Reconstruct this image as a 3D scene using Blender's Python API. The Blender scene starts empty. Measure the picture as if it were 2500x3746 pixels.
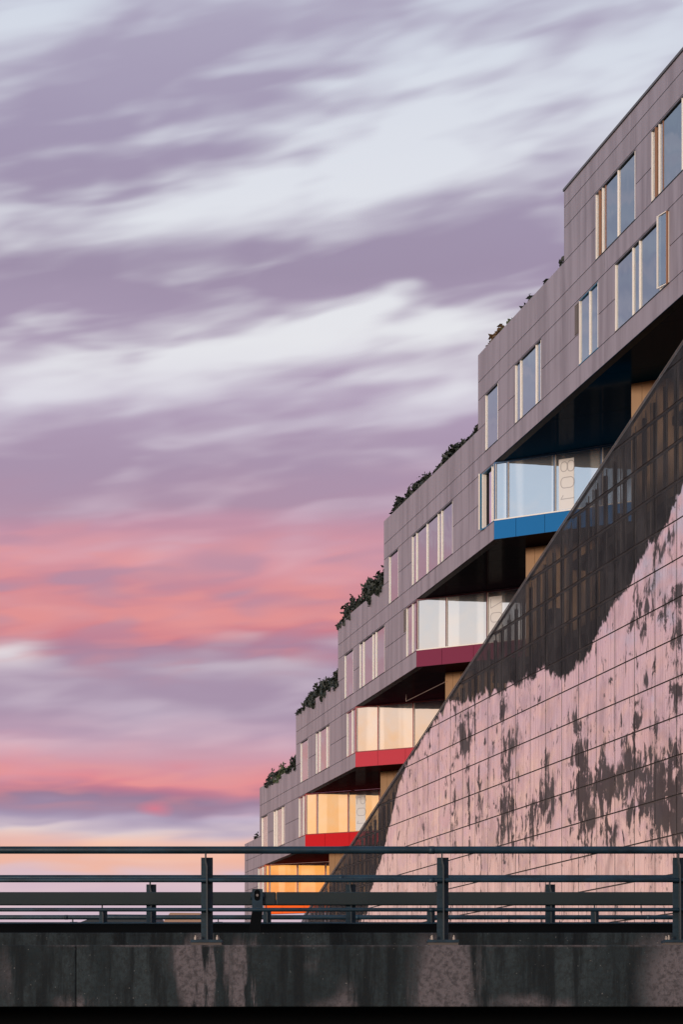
import bpy, bmesh, math, random
from mathutils import Vector, Matrix
random.seed(11)
SC = bpy.context.scene
COL = SC.collection

# ------------------------------------------------------------------ survey
F = 8500.0          # focal length, in pixels of the 2500 x 3746 photograph
XV = -540.0         # vanishing column of the facade
Y0 = 3775.0         # eye level row
CC = 25.75          # sideways distance from the eye to the facade plane (m)
EYE = 4.0           # eye height (m)
def lin(r, g, b):
    f = lambda v: (v/255)/12.92 if v/255 <= .04045 else ((v/255+.055)/1.055)**2.4
    return (f(r), f(g), f(b), 1)

# ------------------------------------------------------------------ camera
cam = bpy.data.cameras.new('camera'); cam_o = bpy.data.objects.new('camera', cam)
COL.objects.link(cam_o); SC.camera = cam_o
cam.sensor_fit = 'VERTICAL'; cam.sensor_height = 36; cam.lens = F/3746*36
cam.shift_y = (Y0-1873)/3746
cam_o.location = (0, 0, EYE); cam_o.rotation_euler = (math.pi/2, 0, 0)
cam.clip_start = .5; cam.clip_end = 6000
SC.view_settings.view_transform = 'Standard'; SC.view_settings.look = 'None'
SC.view_settings.exposure = 0; SC.view_settings.gamma = 1

# ------------------------------------------------------------------ node helper
class NT:
    def __init__(s, tree): s.t = tree; s.n = tree.nodes; s.l = tree.links
    def new(s, ty, **kw):
        n = s.n.new(ty)
        for k, v in kw.items(): setattr(n, k, v)
        return n
    def put(s, sock, v):
        if isinstance(v, bpy.types.NodeSocket): s.l.new(v, sock)
        else: sock.default_value = v
    def m(s, op, a, b=None, c=None, clamp=False):
        n = s.new('ShaderNodeMath', operation=op, use_clamp=clamp)
        s.put(n.inputs[0], a)
        if b is not None: s.put(n.inputs[1], b)
        if c is not None: s.put(n.inputs[2], c)
        return n.outputs[0]
    def vec(s, x, y, z=0.0):
        n = s.new('ShaderNodeCombineXYZ')
        for i, v in enumerate((x, y, z)): s.put(n.inputs[i], v)
        return n.outputs[0]
    def noise(s, vec, scale=1, detail=3, rough=.5, dist=0):
        n = s.new('ShaderNodeTexNoise'); s.put(n.inputs['Vector'], vec)
        n.inputs['Scale'].default_value = scale; n.inputs['Detail'].default_value = detail
        n.inputs['Roughness'].default_value = rough; n.inputs['Distortion'].default_value = dist
        return n.outputs['Fac']
    def ramp(s, fac, stops, interp='LINEAR'):
        n = s.new('ShaderNodeValToRGB'); cr = n.color_ramp; cr.interpolation = interp
        while len(cr.elements) > 1: cr.elements.remove(cr.elements[0])
        cr.elements[0].position = stops[0][0]; cr.elements[0].color = stops[0][1]
        for p, c in stops[1:]:
            e = cr.elements.new(p); e.color = c
        s.put(n.inputs[0], fac); return n.outputs[0]
    def step(s, v, lo, hi, a=0., b=1.):
        n = s.new('ShaderNodeMapRange', interpolation_type='SMOOTHSTEP')
        s.put(n.inputs[0], v)
        for i, q in enumerate((lo, hi, a, b)): n.inputs[i+1].default_value = q
        return n.outputs[0]
    def mix(s, fac, a, b, mode='MIX'):
        n = s.new('ShaderNodeMix', data_type='RGBA', blend_type=mode)
        s.put(n.inputs[0], fac); s.put(n.inputs[6], a); s.put(n.inputs[7], b)
        return n.outputs[2]
    def blob(s, vec, cx, cy, rx, ry, ang=0):
        mp = s.new('ShaderNodeMapping', vector_type='TEXTURE')
        s.put(mp.inputs[0], vec)
        mp.inputs['Location'].default_value = (cx, cy, 0)
        mp.inputs['Rotation'].default_value = (0, 0, math.radians(ang))
        mp.inputs['Scale'].default_value = (rx, ry, 1)
        g = s.new('ShaderNodeTexGradient', gradient_type='SPHERICAL')
        s.l.new(mp.outputs[0], g.inputs[0]); return g.outputs['Fac']

# ------------------------------------------------------------------ sky
def deg_el(y): return math.degrees(math.atan((Y0-y)/F))
def deg_az(x): return math.degrees(math.atan((x-1250)/F))
PX = math.degrees(1/F)
SUN_AZ = math.radians(-140); SUN_EL = math.radians(6)
world = bpy.data.worlds.new('World'); SC.world = world; world.use_nodes = True
w = NT(world.node_tree); w.n.clear()
geo = w.new('ShaderNodeTexCoord').outputs['Generated']
sp = w.new('ShaderNodeSeparateXYZ'); w.l.new(geo, sp.inputs[0])
dx, dy, dz = sp.outputs
az = w.m('MULTIPLY', w.m('ARCTAN2', dx, dy), 57.29578)
el = w.m('MULTIPLY', w.m('ARCSINE', dz), 57.29578)
tilt = w.m('MULTIPLY', w.m('MINIMUM', w.m('MAXIMUM', el, 0.), 22.), .009)
az_l = w.m('MINIMUM', w.m('MAXIMUM', az, -40.), 40.)
el_t = w.m('SUBTRACT', el, w.m('MULTIPLY', az_l, tilt))        # cloud streaks lean with height
n1 = w.noise(w.vec(w.m('MULTIPLY', az, .16), w.m('MULTIPLY', el_t, .55), 3.3), 1, 2, .5, .4)
n2 = w.noise(w.vec(w.m('MULTIPLY', az, .30), w.m('MULTIPLY', el_t, 1.25), 8.1), 1, 1.8, .45, .35)
n3 = w.noise(w.vec(w.m('MULTIPLY', az, .55), w.m('MULTIPLY', el_t, 2.6), 1.7), 1, 1.6, .45, .3)
el_w = w.m('ADD', el_t, w.m('ADD', w.m('MULTIPLY', w.m('SUBTRACT', n1, .5), 1.1),
                              w.m('MULTIPLY', w.m('SUBTRACT', n2, .5), .55)))
el_b = w.m('ADD', el, w.m('ADD', w.m('MULTIPLY', w.m('SUBTRACT', n1, .5), 1.0),
                             w.m('MULTIPLY', w.m('SUBTRACT', n3, .5), .5)))
k25 = lambda y: min(1, max(0, deg_el(y)/25))
f_w = w.m('DIVIDE', el_b, 25., clamp=True)
def stops(lst): return [(k25(y), lin(*c)) for y, c in sorted(lst, key=lambda q: -q[0])]
cloud_c = w.ramp(f_w, stops([(0, (170, 163, 187)), (500, (160, 149, 176)), (1000, (156, 141, 167)), (1450, (174, 156, 182)),
    (1700, (166, 144, 170)), (1850, (172, 142, 166)), (1930, (192, 142, 164)), (2010, (206, 148, 164)), (2070, (214, 148, 160)),
    (2150, (204, 132, 146)), (2270, (216, 138, 143)), (2325, (200, 120, 135)), (2370, (168, 124, 150)), (2450, (164, 142, 168)),
    (2580, (164, 142, 168)), (2690, (182, 152, 176)), (2780, (202, 154, 172)), (2860, (220, 134, 146)), (2895, (184, 116, 142)),
    (2930, (148, 120, 150)), (3000, (158, 142, 172)), (3050, (184, 168, 190)), (3095, (226, 180, 176)), (3150, (240, 180, 158)),
    (3190, (232, 180, 168)), (3225, (210, 182, 196)), (3300, (208, 184, 200)), (3500, (204, 182, 194))]))
light_c = w.ramp(f_w, stops([(0, (208, 214, 227)), (600, (220, 223, 232)), (1250, (228, 228, 233)), (1550, (216, 212, 224)),
    (1900, (204, 180, 198)), (2100, (226, 170, 178)), (2300, (214, 150, 158)), (2390, (222, 214, 220)), (2460, (196, 180, 196)), (2600, (192, 174, 194)),
    (2750, (214, 182, 196)), (2860, (226, 160, 168)), (3000, (196, 182, 204)), (3060, (226, 206, 206)), (3120, (246, 200, 178)),
    (3300, (226, 200, 206))]))
pv = w.vec(w.m('ADD', az, w.m('MULTIPLY', w.m('SUBTRACT', n1, .5), 2.2)),
           w.m('ADD', el, w.m('MULTIPLY', w.m('SUBTRACT', n2, .5), .9)))
cov = w.ramp(f_w, [(k25(y), (v, v, v, 1)) for y, v in sorted([(0, .3), (300, .36), (600, .3), (800, .34), (960, .7), (1100, .64),
    (1230, .35), (1400, .42), (1520, .7), (1700, .8), (1900, .82), (2100, .86), (2350, .9), (2450, .72), (2600, .68), (2750, .74),
    (2900, .95), (3000, .78), (3060, .6), (3140, .8)], key=lambda q: -q[0])])
acc = w.m('ADD', cov, w.m('ADD', w.m('MULTIPLY', w.m('SUBTRACT', n2, .5), 2.1), w.m('MULTIPLY', w.m('SUBTRACT', n3, .5), .8)))
BL = [  # (x, y, rx, ry, tilt, weight): cloud (+) and gap (-), survey rows turned into azimuth and elevation
 (720, 200, 1100, 260, 13, .85), (250, 470, 900, 280, 8, .8), (100, 700, 600, 220, 10, .7), (60, 60, 500, 160, 8, -.6),
 (1500, 620, 1300, 330, 9, -.75), (700, 790, 1300, 110, 8, -.75), (1950, 260, 900, 330, 10, -.45), (2000, 60, 500, 60, 10, .4),
 (1150, 950, 2000, 240, 5, .8), (1950, 770, 800, 250, 13, .8), (150, 1170, 900, 150, -4, .6),
 (1500, 1190, 1000, 140, 6, -.85), (620, 1330, 900, 170, 12, -.95), (90, 1500, 330, 130, 5, -.8), (500, 1270, 300, 90, 5, .45),
 (1250, 1345, 520, 60, 10, .6), (460, 1560, 170, 100, 0, -.5), (495, 1738, 140, 55, 6, -.7), (730, 1606, 190, 40, 4, -.5),
 (1110, 1860, 240, 110, 4, -.45), (1580, 1470, 360, 70, 4, -.5), (270, 1610, 560, 280, 8, .45), (1000, 1520, 500, 120, 4, .4),
 (40, 2395, 260, 110, 6, -1.5), (560, 2058, 150, 45, 6, -.6), (740, 2440, 260, 40, 3, -.35), (450, 2470, 300, 60, 3, -.2),
 (900, 2620, 800, 80, 2, -.45), (1000, 2530, 500, 70, 2, .4), (950, 3010, 260, 26, 0, -.8), (60, 3040, 260, 24, 0, -.7)]
for x, y, rx, ry, a, wt in BL:
    acc = w.m('MULTIPLY_ADD', w.blob(pv, deg_az(x), deg_el(y), rx*PX, ry*PX, a), wt*(.8 if wt > 0 else .66), acc)
mask = w.step(acc, -.30, 1.10)
front = w.mix(mask, light_c, cloud_c)
# warm undersides of the middle clouds, torn by finer streaks
warm = w.m('MULTIPLY', w.step(n3, .42, .7), w.m('ADD', w.blob(pv, deg_az(500), deg_el(2180), 3200*PX, 330*PX), w.blob(pv, deg_az(500), deg_el(2850), 3200*PX, 130*PX), clamp=True))
front = w.mix(w.m('MULTIPLY', warm, .5), front, lin(236, 152, 146))
front = w.mix(w.m('MULTIPLY', w.blob(pv, deg_az(575), deg_el(2962), 90*PX, 45*PX), .9), front, lin(214, 120, 140))
mv = w.m('MULTIPLY', w.step(n2, .5, .66), w.blob(pv, deg_az(600), deg_el(2130), 4200*PX, 330*PX))
front = w.mix(w.m('MULTIPLY', mv, .9), front, lin(176, 138, 162))
# towards the sunset, behind the left shoulder: a clear warm horizon under a pale blue sky
glow_c = w.ramp(w.m('DIVIDE', el, 40., clamp=True), [(0, (1.2, .24, .02, 1)), (.075, (1.3, .36, .03, 1)), (.104, (1.35, .54, .09, 1)), (.142, (1.2, .62, .25, 1)),
    (.19, (1.08, .74, .54, 1)), (.245, (.86, .80, .77, 1)), (.32, (.54, .68, .84, 1)), (.45, (.46, .58, .76, 1)), (.75, (.34, .44, .62, 1)), (1, (.26, .34, .52, 1))])
hx = w.m('ADD', w.m('MULTIPLY', dx, math.sin(SUN_AZ)), w.m('MULTIPLY', dy, math.cos(SUN_AZ)))
hl = w.m('SQRT', w.m('ADD', w.m('MULTIPLY', dx, dx), w.m('ADD', w.m('MULTIPLY', dy, dy), .0001)))
gl = w.step(w.m('DIVIDE', hx, hl), -.35, .75)
side = w.m('MULTIPLY', w.step(az, -9, -20), .72)
side_c = w.ramp(f_w, [(0, lin(236, 186, 168)), (.16, lin(238, 184, 164)), (.28, lin(222, 168, 168)), (.40, lin(206, 160, 172)), (.50, lin(184, 168, 190)), (.64, lin(158, 168, 194)), (.9, lin(112, 140, 168))])
side_c = w.mix(w.m('MULTIPLY', w.step(n2, .45, .62), .55), side_c, w.mix(.5, side_c, lin(228, 224, 232)))
front = w.mix(side, front, side_c)
sky = w.mix(gl, front, glow_c)
zen = w.step(el, 24, 60)
sky = w.mix(zen, sky, (.26, .31, .44, 1))
nis = w.new('ShaderNodeTexSky', sky_type='NISHITA'); nis.sun_disc = False
nis.sun_elevation = math.radians(2); nis.sun_rotation = SUN_AZ
bg1 = w.new('ShaderNodeBackground'); w.l.new(sky, bg1.inputs[0]); bg1.inputs[1].default_value = 1
bg2 = w.new('ShaderNodeBackground'); w.l.new(nis.outputs[0], bg2.inputs[0]); bg2.inputs[1].default_value = .01
add = w.new('ShaderNodeAddShader'); w.l.new(bg1.outputs[0], add.inputs[0]); w.l.new(bg2.outputs[0], add.inputs[1])
wo = w.new('ShaderNodeOutputWorld'); w.l.new(add.outputs[0], wo.inputs[0])

# ------------------------------------------------------------------ sun, low and hazy
sun = bpy.data.lights.new('sun', 'SUN'); sun.energy = 2.2; sun.angle = math.radians(10); sun.color = (1, .85, .72)
sun_o = bpy.data.objects.new('sun', sun); COL.objects.link(sun_o)
sd = Vector((math.sin(SUN_AZ)*math.cos(SUN_EL), math.cos(SUN_AZ)*math.cos(SUN_EL), math.sin(SUN_EL)))
sun_o.rotation_euler = sd.to_track_quat('Z', 'Y').to_euler()

# ------------------------------------------------------------------ survey functions
dA = Vector((1790, -F)).normalized(); INW = Vector((-dA.y, dA.x))
def PA(x):
    Y = CC*F/(x-XV); return Vector(((x-1250)/F*Y, Y))
ORG = PA(2500)
def U(x): return (PA(x)-ORG).dot(dA)                      # place along the facade
def T(t): return EYE+CC*t                                 # height on the facade
def pz(x, y): return EYE+(Y0-y)*CC/(x-XV)                 # height of a facade point
def S(k): return .8871-.1204*k                            # underside of storey k
def xp(x, Y): return (x-1250)/F*Y
def zp(y, Y): return EYE+(Y0-y)/F*Y
CK = {-1: 2760, 0: 2700, 1: 1809, 2: 1524.5, 3: 1301, 4: 1117, 5: 968}
LK = {-1: 2065, 0: 1750, 1: 1405, 2: 1237, 3: 1083, 4: 950, 5: 895}
UC = {k: U(v) for k, v in CK.items()}; UL = {k: U(v) for k, v in LK.items()}
UC[-1] = UC[0] = 9.0
R2 = math.sqrt(.5)

# ------------------------------------------------------------------ materials
MATS = {}
def mat(name, col=(.5, .5, .5), rough=.5, metal=0., spec=.5, coat=0., fn=None):
    if name in MATS: return MATS[name]
    m = bpy.data.materials.new(name); m.use_nodes = True; t = NT(m.node_tree)
    b = t.n['Principled BSDF']
    b.inputs['Base Color'].default_value = (*col[:3], 1); b.inputs['Roughness'].default_value = rough
    b.inputs['Metallic'].default_value = metal; b.inputs['Specular IOR Level'].default_value = spec
    b.inputs['Coat Weight'].default_value = coat
    if fn: fn(t, b)
    MATS[name] = m; return m
def ocoord(t):
    o = t.new('ShaderNodeTexCoord').outputs['Object']; s_ = t.new('ShaderNodeSeparateXYZ'); t.l.new(o, s_.inputs[0])
    return o, s_.outputs[0], s_.outputs[1], s_.outputs[2]
def bump(t, b, h, dist=.01, st=.5):
    n = t.new('ShaderNodeBump'); n.inputs['Distance'].default_value = dist; n.inputs['Strength'].default_value = st
    t.put(n.inputs['Height'], h); t.l.new(n.outputs[0], b.inputs['Normal'])

def f_facade(t, b):
    o, x, y, z = ocoord(t)
    st = t.noise(t.vec(t.m('MULTIPLY', x, 1.4), 0., t.m('MULTIPLY', z, .12)), 1, 5, .6)
    st2 = t.noise(t.vec(t.m('MULTIPLY', x, 5.), 0., t.m('MULTIPLY', z, .35)), 1, 4, .6)
    bl = t.noise(o, .25, 3, .5)
    rnd = t.new('ShaderNodeObjectInfo').outputs['Random']
    v = t.m('ADD', t.m('MULTIPLY', t.step(st, .42, .66), .7), t.m('MULTIPLY', t.step(st2, .5, .72), .5))
    c = t.mix(v, (.385, .345, .39, 1), (.225, .198, .23, 1))
    c = t.mix(t.m('MULTIPLY', rnd, .40), c, (.31, .275, .30, 1))
    c = t.mix(t.m('MULTIPLY', t.step(bl, .5, .75), .25), c, (.27, .24, .26, 1))
    t.l.new(c, b.inputs['Base Color'])
    t.l.new(t.m('ADD', .42, t.m('MULTIPLY', st, .18)), b.inputs['Roughness'])
M_FAC = mat('weathered grey metal cladding', rough=.5, metal=.35, fn=f_facade)
M_BACK = mat('dark joint', (.035, .032, .035), .8)
M_ROOF = mat('roof edge zinc', (.12, .125, .135), .5, .3)
def f_wood(t, b):
    o, x, y, z = ocoord(t)
    n = t.noise(t.vec(t.m('MULTIPLY', x, 9.), t.m('MULTIPLY', y, 9.), t.m('MULTIPLY', z, .8)), 1, 4, .6)
    t.l.new(t.mix(n, (.94, .90, .84, 1), (.86, .79, .69, 1)), b.inputs['Base Color'])
M_FRAME = mat('pale wood frame', rough=.45, fn=f_wood)
M_BROWN = mat('oiled wood', (.30, .15, .085), .5)
M_HEAD = mat('shaded window lining', (.02, .025, .03), .5)  # shade under the window heads put into the colour, sill bars too
M_BLUEF = mat('blue frame', (.01, .16, .30), .4)
def f_boards(t, b):
    o, x, y, z = ocoord(t)
    n = t.noise(t.vec(t.m('MULTIPLY', x, 6.), t.m('MULTIPLY', y, 6.), t.m('MULTIPLY', z, .5)), 1, 5, .6)
    rnd = t.new('ShaderNodeObjectInfo').outputs['Random']
    c = t.mix(n, (.36, .20, .08, 1), (.24, .115, .042, 1))
    t.l.new(t.mix(t.m('MULTIPLY', rnd, .35), c, (.30, .19, .095, 1)), b.inputs['Base Color'])
M_BOARD = mat('larch boards', rough=.5, fn=f_boards)
M_INT = mat('room plaster', (.22, .21, .21), .8)
M_CURT = mat('curtain cloth', (.55, .54, .54), .8)

def glass(name, tint, refl, back=None, rough=.015):
    m = bpy.data.materials.new(name); m.use_nodes = True; t = NT(m.node_tree); t.n.clear()
    out = t.new('ShaderNodeOutputMaterial'); g = t.new('ShaderNodeBsdfGlossy')
    g.inputs['Color'].default_value = (.97, .98, 1, 1); g.inputs['Roughness'].default_value = rough
    if back is None:
        tr = t.new('ShaderNodeBsdfTransparent'); tr.inputs['Color'].default_value = (*tint, 1)
    else:
        tr = t.new('ShaderNodeBsdfDiffuse')
        o, x, y, z = ocoord(t)
        nz = t.noise(t.vec(t.m('MULTIPLY', x, 1.1), t.m('MULTIPLY', t.new('ShaderNodeObjectInfo').outputs['Random'], 20.), t.m('MULTIPLY', z, .04)), 1, 1)
        t.l.new(t.mix(t.step(nz, .47, .52), (*tint, 1), (*back, 1)), tr.inputs['Color'])
    o2, x2, y2, z2 = ocoord(t)
    bp = t.new('ShaderNodeBump'); bp.inputs['Distance'].default_value = .02; bp.inputs['Strength'].default_value = .5
    t.put(bp.inputs['Height'], t.noise(t.vec(t.m('MULTIPLY', x2, .7), t.m('MULTIPLY', t.new('ShaderNodeObjectInfo').outputs['Random'], 9.), t.m('MULTIPLY', z2, .5)), 1, 2)); t.l.new(bp.outputs[0], g.inputs['Normal'])
    fr = t.new('ShaderNodeFresnel'); fr.inputs[0].default_value = 1.5
    fac = t.m('ADD', t.m('MULTIPLY', fr.outputs[0], .7), refl, clamp=True)
    mx = t.new('ShaderNodeMixShader'); t.put(mx.inputs[0], fac)
    t.l.new(tr.outputs[0], mx.inputs[1]); t.l.new(g.outputs[0], mx.inputs[2]); t.l.new(mx.outputs[0], out.inputs[0])
    return m
M_PANE = glass('coated window glass', (.62, .70, .74), .42)
M_CLEAR = glass('clear window glass', (.95, .95, .95), .06)
M_FILM = glass('filmed corridor glass', (.66, .66, .65), .64, (.26, .27, .29))

def f_conc(t, b):
    o, x, y, z = ocoord(t)
    zz = t.m('SUBTRACT', z, EYE)
    big = t.noise(t.vec(t.m('MULTIPLY', x, 1.3), y, t.m('MULTIPLY', zz, .8)), 1, 6, .68)
    strk = t.noise(t.vec(t.m('MULTIPLY', x, 6.), y, t.m('MULTIPLY', zz, .7)), 1, 6, .66)
    fine = t.noise(o, 22, 5, .7)
    spk = t.noise(o, 55, 2, .5)
    c = t.mix(t.step(big, .3, .7), (.009, .016, .019, 1), (.033, .046, .050, 1))
    c = t.mix(t.m('MULTIPLY', t.step(strk, .44, .62), .9), c, (.004, .007, .009, 1))
    p = t.vec(t.m('ADD', x, t.m('MULTIPLY', t.m('SUBTRACT', strk, .5), .7)), t.m('ADD', zz, t.m('MULTIPLY', t.m('SUBTRACT', big, .5), .5)))
    cl = t.m('MULTIPLY', t.blob(p, -1.58, .55, .22, .9), 1.)
    for bx_, bz_, rx, rz, a, wt in [(-1.62, .8, .3, .5, 0, .9), (-1.50, .35, .12, .6, -6, 1.), (-1.12, .68, .16, .55, 4, 1.5), (-1.08, .25, .12, .4, 0, .8),
            (1.1, .6, .5, .8, 0, 1.5), (.98, .3, .3, .5, 0, .9), (3.55, .5, .55, .8, 0, 1.5), (-.05, .2, .5, .2, 0, .9), (.05, .38, .22, .3, 0, .6),
            (2.0, .3, .7, .16, 0, .9), (-2.9, .3, .25, .16, 0, .8), (-.35, .72, .2, .2, 0, .4), (-3.6, .6, .3, .4, 0, .4)]:
        cl = t.m('MULTIPLY_ADD', t.blob(p, bx_, bz_, rx, rz, a), wt, cl)
    cl = t.m('MULTIPLY', t.step(t.m('ADD', cl, t.m('ADD', t.m('MULTIPLY', t.m('SUBTRACT', fine, .5), .7), t.m('MULTIPLY', t.m('SUBTRACT', strk, .5), -1.2))), .12, 1.0), .92)
    c = t.mix(cl, c, (.145, .126, .133, 1))
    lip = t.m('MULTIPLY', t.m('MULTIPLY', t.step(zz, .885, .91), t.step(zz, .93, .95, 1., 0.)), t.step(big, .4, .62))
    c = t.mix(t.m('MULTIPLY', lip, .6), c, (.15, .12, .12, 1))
    c = t.mix(t.step(spk, .71, .77), c, (.015, .015, .015, 1))
    c = t.mix(t.m('MULTIPLY', t.step(t.noise(o, 38, 2, .5), .72, .78), .6), c, (.28, .27, .25, 1))
    c = t.mix(t.m('MULTIPLY', t.step(fine, .40, .66), .6), c, (.010, .012, .012, 1))
    t.l.new(c, b.inputs['Base Color'])
    bump(t, b, t.m('ADD', fine, t.m('MULTIPLY', spk, .6)), .012, .7)
M_CONC = mat('stained concrete', rough=.85, spec=.3, fn=f_conc)
def f_steel(t, b):
    o, x, y, z = ocoord(t)
    n = t.noise(t.vec(t.m('MULTIPLY', x, 3.), t.m('MULTIPLY', y, 6.), t.m('MULTIPLY', z, 6.)), 1, 5, .65)
    n2 = t.noise(o, 30, 4, .6)
    c = t.mix(t.step(n, .3, .7), (.003, .015, .024, 1), (.012, .042, .066, 1))
    c = t.mix(t.m('MULTIPLY', t.step(n2, .58, .75), .6), c, (.022, .018, .016, 1))
    t.l.new(c, b.inputs['Base Color']); t.l.new(t.m('ADD', .38, t.m('MULTIPLY', n2, .3)), b.inputs['Roughness'])
M_STEEL = mat('weathered galvanized steel', rough=.5, metal=.25, fn=f_steel)
M_BEAM = mat('guard beam paint', (.020, .032, .034), .5, .1, .3)
M_BLACK = mat('black rubber trough', (.002, .003, .004), .8, 0, .1)
M_BOLT = mat('pale bolt', (.22, .19, .17), .5, .4)
M_GROUT = mat('grout', (.10, .085, .075), .9)

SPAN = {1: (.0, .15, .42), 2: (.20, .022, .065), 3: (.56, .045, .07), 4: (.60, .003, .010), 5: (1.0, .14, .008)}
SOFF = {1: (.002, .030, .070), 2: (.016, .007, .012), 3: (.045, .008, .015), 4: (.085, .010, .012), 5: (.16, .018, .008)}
M_SPAN = {k: mat('spandrel paint %d' % k, v, .5, 0, .15) for k, v in SPAN.items()}
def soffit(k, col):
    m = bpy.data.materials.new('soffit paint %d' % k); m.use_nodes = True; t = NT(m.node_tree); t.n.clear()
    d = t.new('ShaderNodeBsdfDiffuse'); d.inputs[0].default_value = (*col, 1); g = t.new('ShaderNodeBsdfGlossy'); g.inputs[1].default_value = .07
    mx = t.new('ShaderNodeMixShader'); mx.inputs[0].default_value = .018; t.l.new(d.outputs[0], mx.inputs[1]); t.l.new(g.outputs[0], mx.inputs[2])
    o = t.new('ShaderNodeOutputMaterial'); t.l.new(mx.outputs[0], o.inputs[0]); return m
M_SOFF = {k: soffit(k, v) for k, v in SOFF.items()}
M_MULL = {k: mat('corridor frame paint %d' % k, tuple(.5*a+.01 for a in v), .4) for k, v in SPAN.items()}

# ------------------------------------------------------------------ mesh helpers
class MB:
    def __init__(s): s.v = []; s.f = []; s.mi = []
    def quad(s, pts, mi=0):
        n = len(s.v); s.v += [tuple(p) for p in pts]; s.f.append(tuple(range(n, n+len(pts)))); s.mi.append(mi)
    def box(s, x0, x1, y0, y1, z0, z1, mi=0):
        n = len(s.v)
        s.v += [(x, y, z) for z in (z0, z1) for y in (y0, y1) for x in (x0, x1)]
        for q in ((0, 2, 3, 1), (4, 5, 7, 6), (0, 1, 5, 4), (2, 6, 7, 3), (0, 4, 6, 2), (1, 3, 7, 5)):
            s.f.append(tuple(n+i for i in q)); s.mi.append(mi)
    def prism(s, poly, z0, z1, mi=0):
        n = len(s.v); k = len(poly)
        a = sum(poly[i][0]*poly[(i+1) % k][1]-poly[(i+1) % k][0]*poly[i][1] for i in range(k))
        if a < 0: poly = poly[::-1]
        s.v += [(x, y, z0) for x, y in poly]+[(x, y, z1) for x, y in poly]
        s.f.append(tuple(n+i for i in range(k))[::-1]); s.f.append(tuple(n+k+i for i in range(k))); s.mi += [mi, mi]
        for i in range(k):
            j = (i+1) % k; s.f.append((n+i, n+j, n+k+j, n+k+i)); s.mi.append(mi)
    def slab(s, poly, y0, y1, mi=0):          # polygon in (x, z), thickness in y
        n = len(s.v); k = len(poly)
        a = sum(poly[i][0]*poly[(i+1) % k][1]-poly[(i+1) % k][0]*poly[i][1] for i in range(k))
        if a < 0: poly = poly[::-1]
        s.v += [(x, y0, z) for x, z in poly]+[(x, y1, z) for x, z in poly]
        s.f.append(tuple(n+i for i in range(k))); s.f.append(tuple(n+k+i for i in range(k))[::-1]); s.mi += [mi, mi]
        for i in range(k):
            j = (i+1) % k; s.f.append((n+j, n+i, n+k+i, n+k+j)); s.mi.append(mi)
    def tube(s, p, q, r, seg=12, mi=0, r2=None):
        p = Vector(p); q = Vector(q); d = (q-p).normalized()
        a = d.orthogonal().normalized(); b = d.cross(a); n = len(s.v); r2 = r if r2 is None else r2
        for c, rr in ((p, r), (q, r2)):
            for i in range(seg):
                t = 2*math.pi*i/seg; s.v.append(tuple(c+a*math.cos(t)*rr+b*math.sin(t)*rr))
        for i in range(seg):
            j = (i+1) % seg; s.f.append((n+i, n+j, n+seg+j, n+seg+i)); s.mi.append(mi)
        s.f.append(tuple(n+i for i in range(seg))[::-1]); s.f.append(tuple(n+seg+i for i in range(seg))); s.mi += [mi, mi]
    def mesh(s, name):
        me = bpy.data.meshes.new(name); me.from_pydata(s.v, [], s.f); me.polygons.foreach_set('material_index', s.mi); me.update(); return me
    def build(s, name, mats, parent=None, smooth=False, bevel=0, loc=None):
        me = s.mesh(name)
        for m_ in (mats if isinstance(mats, (list, tuple)) else [mats]): me.materials.append(m_)
        if smooth: 
            for p in me.polygons: p.use_smooth = len(p.vertices) == 4
        return link(name, me, parent, bevel, loc)
def link(name, me, parent=None, bevel=0, loc=None):
    o = bpy.data.objects.new(name, me); COL.objects.link(o)
    if parent: o.parent = parent
    if loc: o.location = loc
    if bevel:
        b = o.modifiers.new('bevel', 'BEVEL'); b.width = bevel; b.segments = 2; b.limit_method = 'ANGLE'
    return o
def empty(name, loc=(0, 0, 0), rz=0, parent=None):
    o = bpy.data.objects.new(name, None); COL.objects.link(o); o.location = loc; o.rotation_euler = (0, 0, rz); o.empty_display_size = .3
    if parent: o.parent = parent
    return o
def tag(o, label=None, cat=None, group=None, kind=None):
    if label: o['label'] = label
    if cat: o['category'] = cat
    if group: o['group'] = group
    if kind: o['kind'] = kind
    return o

# ------------------------------------------------------------------ ground
def f_ground(t, b):
    o, x, y, z = ocoord(t)
    t.l.new(t.mix(t.step(t.noise(o, .02, 4), .4, .6), (.05, .05, .05, 1), (.06, .075, .035, 1)), b.inputs['Base Color'])
g = MB(); g.quad([(-2500, -1500, 0), (2500, -1500, 0), (2500, 4500, 0), (-2500, 4500, 0)])
tag(g.build('ground', mat('ground', rough=.95, fn=f_ground)), kind='structure')

# ------------------------------------------------------------------ terraced building
BR = math.atan2(dA.y, dA.x)
bld = empty('terraced_building', (ORG.x, ORG.y, 0), BR)
tag(bld, 'terraced apartment block stepping up to the right, grey cladding, coloured corridors, mountain printed screen', 'building')

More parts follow.
